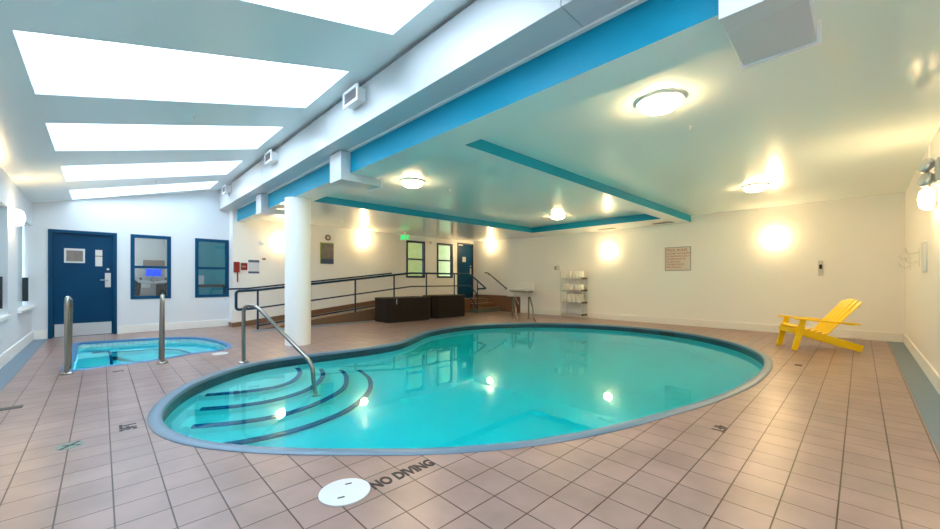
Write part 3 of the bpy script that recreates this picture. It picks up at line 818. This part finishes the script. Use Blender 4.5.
def strip_lamp(loc, sx, sy, e, col, label):
    mm = mat('lit panel', (0.9, 0.9, 0.9), 0.4, emis=col, es=e)
    t = thing('ceiling_panel_lamp', loc, label, 'lamp')
    lpart(MB().box((-sx, -sy, -0.03), (sx, sy, 0)), 'housing', 'white', t)
    lpart(MB().box((-sx+.02, -sy+.02, -0.04), (sx-.02, sy-.02, -0.03)), 'diffuser', mm, t)
strip_lamp((0.2, 12.8, 2.8), 0.6, 0.3, 6, (1, 0.98, 0.95), 'square lit ceiling panel in the gym behind the blue framed window')
strip_lamp((8.8, 11.6, 3.0), 0.8, 0.2, 0.5, (1, 0.92, 0.6), 'lit ceiling panel in the corridor behind the alcove windows')
strip_lamp((2.9, 12.6, 2.8), 0.12, 0.12, 40, (0.8, 0.95, 1), 'small lit ceiling lamp in the teal room behind the second window')

ex = thing('exercise_machine', (0.93, 12.2, 0), 'white and grey exercise machine with a lit blue screen seen through the gym window', 'exercise machine')
ex.rotation_euler = (0, 0, 0)
lpart(MB().prism([(-0.22, -0.03), (0.22, -0.03), (0.16, 0.05), (-0.16, 0.05)], 1.20, 1.45), 'console', 'lightgrey', ex, bevel=0.01)
lpart(MB().box((-0.14, -0.045, 1.25), (0.14, -0.031, 1.42)), 'screen', 'screen', ex)
lpart(MB().tube(arc_path([(-0.36, -0.12, 1.35), (-0.30, -0.1, 1.12), (0, 0.02, 1.08), (0.30, -0.1, 1.12), (0.36, -0.12, 1.35)], 0.1), 0.038, 10), 'handlebar', 'white', ex, smooth=True)
lpart(MB().tube([(0, 0.05, 0.1), (0, 0.02, 1.25)], 0.055, 12), 'column', 'grey', ex, smooth=True)
lpart(MB().lathe([(0.26, -0.06), (0.3, -0.04), (0.3, 0.04), (0.26, 0.06)], 24, Matrix.Translation((0, 0.25, 0.42)) @ Matrix.Rotation(PI/2, 4, 'Y')), 'flywheel_cover', 'black', ex, smooth=True)
lpart(MB().tube([(-0.28, -0.1, 0.04), (-0.26, 0.4, 0.7), (-0.24, -0.05, 1.2)], 0.022, 10), 'swing_arm', 'black', ex, smooth=True)
lpart(MB().tube([(0.28, -0.1, 0.04), (0.26, 0.4, 0.7), (0.24, -0.05, 1.2)], 0.022, 10), 'swing_arm', 'black', ex, smooth=True)
lpart(MB().box((-0.3, -0.35, 0), (0.3, 0.6, 0.06)), 'base', 'black', ex, bevel=0.01)
for k, (x, y, h) in enumerate(((0.62, 13.1, 1.15), (1.16, 13.05, 1.05))):
    t = thing('weight_machine', (x, y, 0), ['tall dark gym machine behind the blue screen, on its left', 'tall dark gym machine behind the blue screen, on its right'][k], 'exercise machine')
    lpart(MB().box((-0.16, -0.1, 0), (0.10, 0.1, h)), 'weight_stack', 'black', t, bevel=0.01)
    lpart(MB().tube(arc_path([(-0.17, -0.12, h-.2), (-0.15, -0.12, h+.08), (0.1, -0.12, h+.06), (0.12, -0.12, h-.3)], 0.06), 0.02, 8), 'arm', 'red' if k else 'grey', t, smooth=True)
def dumbbell_rack():
    t = thing('weight_rack', (0.9, 13.75, 0), 'low dark rack of weights at the back of the gym', 'rack')
    lpart(MB().box((-0.5, -0.2, 0.0), (0.35, 0.2, 0.7)), 'stand', 'black', t, bevel=0.01)
    lpart(MB().box((-0.5, -0.22, 0.72), (0.35, 0.1, 0.95)), 'top_shelf', 'grey', t, bevel=0.01)
dumbbell_rack()
o = MB().lathe([(0.14, 0), (0.14, 0.02), (0.12, 0.025)], 28, Matrix.Rotation(PI/2, 4, 'X')).build('wall_clock', 'paper', smooth=True); o.location = (0.62, 14.19, 1.50)
fin(o, 'round clock on the gym wall seen at the left of the gym window', 'clock')
o = box((0.86, 14.08, 1.25), (1.33, 14.19, 1.72)).build('wall_cabinet', 'cabbrown', bevel=0.006); fin(o, 'brown wall cabinet seen through the gym window', 'cabinet')
dk = thing('office_desk', (2.3, 12.9, 0), 'dark desk arm and white box seen through the second blue window', 'desk')
lpart(MB().box((-0.45, -0.3, 0.95), (0.35, 0.3, 1.03)), 'top', 'black', dk, bevel=0.01)
lpart(MB().box((-0.45, -0.25, 0), (-0.38, 0.25, 0.95)), 'leg', 'black', dk)
lpart(MB().box((0.28, -0.25, 0), (0.35, 0.25, 0.95)), 'leg', 'black', dk)
o = box((1.92, 12.75, 1.03), (2.06, 12.95, 1.28)).build('white_box', 'lid', bevel=0.01); fin(o, 'small white box on the desk seen through the second window', 'box')

# ------------------------------------------------------------------ things on the ramp wall
WY = 10.75
t = thing('fire_alarm_station', (2.41, WY, 1.45), 'red fire call box on the wall beside the second blue window', 'fire alarm')
vbox(t, 'housing', 'red', 2.335, 2.455, 1.34, 1.60, WY, 0.07, bevel=0.005)
vbox(t, 'conduit', 'red', 2.41, 2.435, 1.10, 1.34, WY, 0.02)
t = thing('fire_sign', (2.58, WY, 1.45), 'small red fire sign right of the red call box', 'sign')
vbox(t, 'board', 'red', 2.50, 2.64, 1.40, 1.58, WY, 0.008)
text_obj('lettering', 'FIRE', 0.055, 'signwhite', basis((-0.075, -0.0095, 0.02), (1, 0, 0), (0, 0, 1)), t)
t = thing('paper_notice', (2.79, WY, 1.3), 'white printed notice with blue grey bands beside the red sign', 'notice')
vbox(t, 'sheet', 'paper', 2.66, 2.91, 1.31, 1.66, WY, 0.006)
vbox(t, 'heading_band', 'paper_blue', 2.66, 2.91, 1.60, 1.66, WY-.006, 0.002)
vbox(t, 'footer_band', 'paper_blue', 2.66, 2.91, 1.325, 1.37, WY-.006, 0.002)
o = vbox(None, 'wall_plate', 'brass', 2.98, 3.06, 1.67, 1.72, WY, 0.015); fin(o, 'small bronze plate on the ramp wall above the printed notice', 'plate')
t = thing('security_camera', (2.93, WY, 2.1), 'small white camera on the ramp wall left of the column', 'camera')
MB().lathe([(0.045, 0), (0.045, 0.02), (0.02, 0.03)], 16, Matrix.Translation((2.93, WY, 2.1)) @ Matrix.Rotation(PI/2, 4, 'X')).build('bracket', 'lid', t)
MB().tube([(2.93, WY-.03, 2.10), (2.97, WY-.14, 2.07)], 0.03, 12).build('body', 'lid', t, smooth=True)
t = thing('wall_poster', (4.69, WY, 1.9), 'colourful framed poster with a dark blue foot right of the column', 'poster')
vbox(t, 'print', 'poster', 4.50, 4.88, 1.76, 2.21, WY, 0.008)
vbox(t, 'left_border', 'poster_green', 4.48, 4.505, 1.62, 2.23, WY, 0.010)
vbox(t, 'top_border', 'poster_green', 4.505, 4.88, 2.205, 2.23, WY, 0.010)
vbox(t, 'footer', 'paper_blue', 4.505, 4.88, 1.62, 1.76, WY, 0.010)
t = thing('life_ring_emblem', (4.71, WY, 2.38), 'small round green grey emblem above the poster', 'emblem')
MB().lathe([(0.085, 0), (0.085, 0.012), (0.06, 0.016)], 22, Matrix.Translation((4.71, WY, 2.38)) @ Matrix.Rotation(PI/2, 4, 'X')).build('disc', 'brass', t)
MB().lathe([(0.045, 0), (0.045, 0.004)], 22, Matrix.Translation((4.71, WY-.017, 2.38)) @ Matrix.Rotation(PI/2, 4, 'X')).build('centre', 'signwhite', t)

t = thing('exit_sign', (7.05, 9.9, 2.55), 'green running man exit sign hanging from the ceiling left of the alcove windows', 'sign')
dirx = Vector((0.717, -0.697, 0))
B4 = basis((7.0, 10.2, 2.52), dirx, (0, 0, 1))
MB().box((-0.15, -0.09, -0.015), (0.15, 0.09, 0.015), B4).build('panel', 'lid', t)
MB().box((-0.13, -0.07, 0.0151), (0.13, 0.07, 0.017), B4).build('legend', 'green', t)
MB().box((-0.01, 0.09, -0.01), (0.01, 0.16, 0.01), B4).build('stem', 'lid', t)
m = MB()
m.box((-0.02, -0.01, 0.0175), (0.0, 0.03, 0.019), B4).box((-0.02, 0.035, 0.0175), (-0.0, 0.052, 0.019), B4).box((-0.045, -0.055, 0.0175), (-0.02, -0.01, 0.019), B4).box((0.0, -0.05, 0.0175), (0.02, -0.01, 0.019), B4).box((0.05, -0.055, 0.0175), (0.09, 0.05, 0.019), B4)
m.build('running_figure', 'lid', t)
o = MB().lathe([(0.05, 0), (0.05, 0.03), (0.03, 0.045)], 16, Matrix.Translation((8.55, DW, 2.50)) @ Matrix.Rotation(PI/2, 4, 'X')).build('smoke_detector', 'signwhite'); fin(o, 'small round detector on the wall between the two alcove windows', 'detector')
o = box((10.735, 9.86, 2.20), (10.75, 9.98, 2.32)).build('light_switch_box', 'lid'); fin(o, 'small white box below the lamp right of the alcove door', 'box')

# ------------------------------------------------------------------ things on the back wall (x = 10.6)
BX = 10.6
def xbox(parent, name, m, y0, y1, z0, z1, x=BX, t=0.012, **k): return MB().box((x-t, y0, z0), (x, y1, z1)).build(name, m, parent, **k)
t = thing('pool_rules_sign', (BX, 3.26, 1.6), 'cream board with red lettered pool rules on the far wall', 'sign')
xbox(t, 'frame', 'grey', 2.96, 3.57, 1.39, 2.0, t=0.012)
xbox(t, 'board', 'signwhite', 2.98, 3.55, 1.41, 1.98, x=BX-.012, t=0.004)
RB = lambda y, z: basis((-0.0175, y-3.26, z-1.6), (0, -1, 0), (0, 0, 1))
text_obj('heading', 'POOL RULES', 0.088, 'redtext', RB(3.535, 1.89), t, sx=1.0)
lines = ['NO DIVING  NO RUNNING', 'NO GLASS IN POOL AREA', 'SHOWER BEFORE USE', 'NO LIFEGUARD', 'CHILDREN MUST BE', 'WITH AN ADULT']
for k, s in enumerate(lines): text_obj('rule_line', s, 0.054, 'redtext', RB(3.535, 1.815-k*0.07), t, sx=0.85)
t = thing('wall_phone', (BX, 0.565, 1.4), 'slim cream emergency phone on the far wall right of the lamp', 'phone')
xbox(t, 'base', 'lightgrey', 0.53, 0.61, 1.24, 1.55, t=0.03, bevel=0.006)
xbox(t, 'handset', 'black', 0.545, 0.59, 1.38, 1.47, x=BX-.03, t=0.02)
t = thing('dispenser', (BX, 6.82, 1.47), 'small white and grey dispenser on the far wall above the shelf', 'dispenser')
xbox(t, 'housing', 'lid', 6.74, 6.84, 1.47, 1.63, t=0.07, bevel=0.006)
xbox(t, 'side_panel', 'grey', 6.84, 6.93, 1.48, 1.60, t=0.04)

# towel shelf
SY0, SY1, SX0, SX1 = 5.72, 6.40, 10.10, 10.45
t = thing('towel_shelf', ((SX0+SX1)/2, (SY0+SY1)/2, 0), 'chrome wire shelf unit with four tiers against the far wall', 'shelf')
for x in (SX0, SX1):
    for y in (SY0, SY1):
        MB().tube([(x, y, 0), (x, y, 1.42)], 0.013, 8).build('post', 'wire', t, smooth=True)
SHZ = [0.12, 0.48, 0.84, 1.20]
for z in SHZ:
    m = MB()
    for k in range(9):
        y = SY0+(SY1-SY0)*k/8; m.box((SX0, y-.004, z), (SX1, y+.004, z+.008))
    for x in (SX0, (SX0+SX1)/2, SX1): m.box((x-.006, SY0, z-.022), (x+.006, SY1, z))
    for y in (SY0, SY1): m.box((SX0, y-.006, z-.03), (SX1, y+.006, z))
    sh = m.build('shelf', 'wire', t)
    MB().box((SX0, SY0-.016, z-.03), (SX1, SY0-.007, z+.03)).build('end_lip', 'shelfdark', sh)
def towel(y, z, h, w, label, d=0.28):
    o = MB().box((-d/2, -w/2, 0), (d/2, w/2, h)).build('folded_towel', 'towel', bevel=0.02); o.location = ((SX0+SX1)/2, y, z)
    return fin(o, label, 'towel', 'white towels on the wire shelf')
names = {1.20: 'top', 0.84: 'second', 0.48: 'third'}
for z, (n_, h) in {1.20: (4, 0.20), 0.84: (3, 0.17), 0.48: (4, 0.24)}.items():
    for k in range(n_):
        w = (SY1-SY0-.08)/n_
        pos = ['right end', 'right of the middle', 'left of the middle', 'left end'] if n_ == 4 else ['right end', 'middle', 'left end']
        towel(SY0+.05+w*(k+.5), z+.009, h, w-.035, 'white folded towel on the %s tier of the wire shelf, %s' % (names[z], pos[k]))

# folding seat near steps
t = thing('folding_seat', (BX, 7.95, 0.75), 'white wall mounted seat behind the ladder rails', 'seat')
MB().box((10.15, 7.75, 0.77), (10.598, 8.50, 0.84)).build('seat', 'lid', t, bevel=0.02)
MB().box((10.56, 7.75, 0.84), (10.598, 8.50, 1.06)).build('backrest', 'wall', t, bevel=0.01)
MB().box((10.17, 7.80, 0.74), (10.56, 8.45, 0.77)).build('underframe', 'brass', t)
MB().tube([(10.22, 8.40, 0.75), (10.56, 8.40, 0.30)], 0.014, 8).build('strut', 'wire', t)
MB().tube([(10.22, 7.85, 0.75), (10.56, 7.85, 0.30)], 0.014, 8).build('strut', 'wire', t)

# ------------------------------------------------------------------ right wall things (y = -0.57)
def hooks(x, z, label):
    t = thing('wall_hooks', (x, -0.57, z), label, 'hook', 'wire coat hooks on the right wall')
    lpart(MB().box((-0.012, 0, -0.13), (0.012, 0.008, 0.13)), 'plate', 'wire', t)
    for dz in (0.07, -0.06):
        lpart(MB().tube(arc_path([(0, 0.006, dz), (0, 0.06, dz-.03), (0, 0.12, dz-.01), (0, 0.13, dz+.06)], 0.03), 0.006, 6), 'hook', 'wire', t, smooth=True)
    return t
h0 = hooks(8.1, 1.47, 'double wire coat hook nearer the lamp on the right wall')
copy_thing(h0, (9.4, -0.57, 1.44), 'double wire coat hook nearer the corner on the right wall')
t = thing('emergency_light', (6.55, -0.57, 2.45), 'twin headed silver emergency light at the right edge above the wall lamp', 'lamp')
MB().box((5.60, -0.569, 2.08), (5.82, -0.50, 2.30)).build('housing', 'lightgrey', t, bevel=0.008)
for z in (2.27, 2.13):
    MB().lathe([(0.02, 0), (0.065, 0.03), (0.075, 0.07), (0.06, 0.085), (0.0, 0.088)], 20, Matrix.Translation((5.88, -0.50, z)) @ Matrix.Rotation(0.5, 4, 'Z') @ Matrix.Rotation(-1.3, 4, 'X')).build('lamp_head', 'steel', t, smooth=True)
o = MB().tube([(6.95, -0.562, 2.22), (6.95, -0.562, zc(6.95))], 0.010, 8).build('wall_conduit', 'white'); fin(o, 'thin white conduit running up from the right wall lamp to the ceiling', 'conduit')
o = box((7.25, -0.569, 1.25), (7.50, -0.54, 1.62)).build('wall_panel', 'lid', bevel=0.004); fin(o, 'white rectangular panel on the right wall below the lamp', 'panel')

# ------------------------------------------------------------------ ceiling vents and sprinklers
def vent(x, y, label):
    t = thing('ceiling_vent', (x, y, 2.60), label, 'vent', 'ceiling vents by the far wall')
    lpart(MB().box((-0.07, -0.24, -0.012), (0.07, 0.24, 0.0)), 'frame', 'brass', t)
    m = MB()
    for k in range(4): m.box((-0.055, -0.22, -0.016), (-0.045, 0.22, -0.012)) if k == 0 else m.box((-0.055+k*.03, -0.22, -0.016), (-0.045+k*.03, 0.22, -0.012))
    lpart(m, 'slats', 'grey', t)
vent(10.25, 5.0, 'narrow dark ceiling vent above the towel shelf wall lamp')
vent(10.2, 3.48, 'narrow dark ceiling vent above the pool rules sign')
def sprinkler(x, y, z, label):
    t = thing('sprinkler_head', (x, y, z), label, 'sprinkler', 'ceiling sprinkler heads')
    lpart(MB().lathe([(0.022, 0), (0.022, -0.004), (0.012, -0.008)], 14), 'escutcheon', 'white', t)
    lpart(MB().lathe([(0.007, -0.006), (0.006, -0.03), (0.014, -0.033), (0.014, -0.036)], 12), 'head', 'lightgrey', t)
    return t
p0 = sprinkler(4.39, 5.02, zc(4.39), 'small sprinkler head right of the lamp beside the branch duct')
copy_thing(p0, (8.7, 5.1, zc(8.7)), 'small sprinkler head right of the far tray lamp')
copy_thing(p0, (4.36, 1.23, zc(4.36)), 'small sprinkler head between the two nearest ceiling lamps')
copy_thing(p0, (0.77, 5.35, slope_z(0.77)), 'small sprinkler head between the two nearest full skylights')
copy_thing(p0, (0.76, 9.4, slope_z(0.76)), 'small sprinkler head between the farther skylights')
copy_thing(p0, (4.4, 9.2, zf(9.2)), 'small sprinkler head in the low ceiling over the ramp')

# ------------------------------------------------------------------ deck markings and lids
Z0 = 0.0012
o = text_obj('deck_lettering', 'NO DIVING', 0.118, 'letter', basis((1.075, 1.860, Z0), (1, -0.02, 0), (0.02, 1, 0)), sx=0.69, bold=0.0045)
fin(o, 'black NO DIVING lettering painted on the deck tiles beside the white lid', 'lettering')
def dm(x, y, ang, s, label, size=0.12):
    o = text_obj('depth_marking', s, size, 'letter', basis((x, y, Z0), (math.cos(ang), math.sin(ang), 0), (-math.sin(ang), math.cos(ang), 0)), align='CENTER', sx=0.8, bold=0.003)
    fin(o, label, 'marking')
dm(0.20, 4.00, PI/2, '3FT', 'black 3FT depth marking on the deck left of the pool steps', 0.14)
dm(3.44, 0.80, PI, '4FT', 'black 4FT depth marking on the deck right of the white lid')
dm(6.75, 0.62, PI, '5FT', 'small depth marking on the deck near the right end of the pool', 0.10)
dm(0.16, 6.50, 0, '4FT', 'small black depth marking on the deck in front of the spa', 0.09)
t = thing('skimmer_lid', (0.949, 1.950, 0), 'round white skimmer lid on the deck left of the NO DIVING lettering', 'lid')
lpart(MB().lathe([(0.134, 0.0), (0.134, 0.006), (0.126, 0.009), (0.0, 0.009)], 48), 'cover', 'lid', t, smooth=True)
for a, b in ((0.045, 0.05), (-0.045, -0.05)):
    lpart(MB().box((-0.018, -0.005, 0.0091), (0.018, 0.005, 0.0105), Matrix.Translation((a, b, 0)) @ Matrix.Rotation(-0.3, 4, 'Z')), 'finger_slot', 'letter', t)
o = MB().lathe([(0.11, 0.0), (0.11, 0.008), (0.0, 0.010)], 28).build('drain_cover', 'lid'); o.location = (1.33, 6.95, 0)
fin(o, 'small white lid on the deck between the spa and the pool handrail', 'lid')
t = thing('no_diving_symbol', (-0.155, 3.83, 0), 'round green grey no diving symbol on the deck at the left', 'marking')
lpart(MB().lathe([(0.072, 0.0), (0.072, 0.0015)], 28), 'disc', mat('grey green tile', (0.15, 0.24, 0.20), 0.4), t)
lpart(MB().box((-0.075, -0.008, 0.0016), (0.075, 0.008, 0.0024), Matrix.Rotation(0.9, 4, 'Z')), 'slash', 'letter', t)
lpart(MB().box((-0.04, -0.006, 0.0016), (0.06, 0.006, 0.0024), Matrix.Rotation(-0.5, 4, 'Z')), 'figure', 'letter', t)
t = thing('floor_drain', (-0.62, 5.32, 0), 'dark rectangular floor drain at the left edge of the deck', 'drain')
lpart(MB().box((-0.11, -0.05, 0.0), (0.11, 0.05, 0.003)), 'grate', 'black', t)

# ------------------------------------------------------------------ yellow adirondack chair
ch = thing('adirondack_chair', (8.40, 0.83, 0), 'yellow wooden reclining deck chair by the pool near the right corner', 'chair', rz=math.radians(30.7))
W = 0.245
def plank(a, b, w, t, up=(0, 0, 1)):
    """board from a to b, width w across, thickness t"""
    a = Vector(a); b = Vector(b); d = (b-a); L = d.length; d.normalize(); side = d.cross(Vector(up)).normalized(); n = side.cross(d)
    return MB().box((-w/2, 0, -t/2), (w/2, L, t/2), Matrix(((side.x, d.x, n.x, a.x), (side.y, d.y, n.y, a.y), (side.z, d.z, n.z, a.z), (0, 0, 0, 1))))
for s in (-1, 1):
    x = s*W
    lpart(plank((x, 0.06, 0.0), (x, -0.06, 0.50), 0.025, 0.085, (0, 1, 0.2)), 'front_leg', 'yellow', ch, bevel=0.004)
    xi = x - s*0.03
    lpart(plank((xi, 0.04, 0.335), (xi, -0.86, 0.055), 0.025, 0.115), 'side_rail', 'yellow', ch, bevel=0.004)
    lpart(plank((x + s*0.02, 0.05, 0.52), (x + s*0.02, -0.78, 0.45), 0.11, 0.028), 'armrest', 'yellow', ch, bevel=0.006)
m = MB()
for k in range(6):
    y = 0.01-k*0.075; z = 0.395 - (0.04-y)*0.298
    a = plank((-W+.01, y, z), (W-.01, y, z), 0.072, 0.018, (0, 0.28, 1)); m.add(a.v, a.f)
lpart(m, 'seat', 'yellow', ch)
for k in range(6):
    f = (k-2.5)/2.5
    lpart(plank((f*0.18, -0.36, 0.22), (f*0.20, -0.85, 0.84 - 0.04*f*f), 0.080, 0.016, (0, 0.75, 0.65)), 'back_slat', 'yellow', ch, bevel=0.006)
lpart(plank((-W-.02, -0.70, 0.445), (W+.02, -0.70, 0.445), 0.05, 0.025), 'back_rail', 'yellow', ch, bevel=0.004)
lpart(plank((-W+.02, -0.815, 0.735), (W-.02, -0.815, 0.735), 0.04, 0.022), 'upper_rail', 'yellow', ch, bevel=0.004)
lpart(plank((-W, 0.05, 0.315), (W, 0.05, 0.315), 0.022, 0.08), 'front_apron', 'yellow', ch, bevel=0.004)
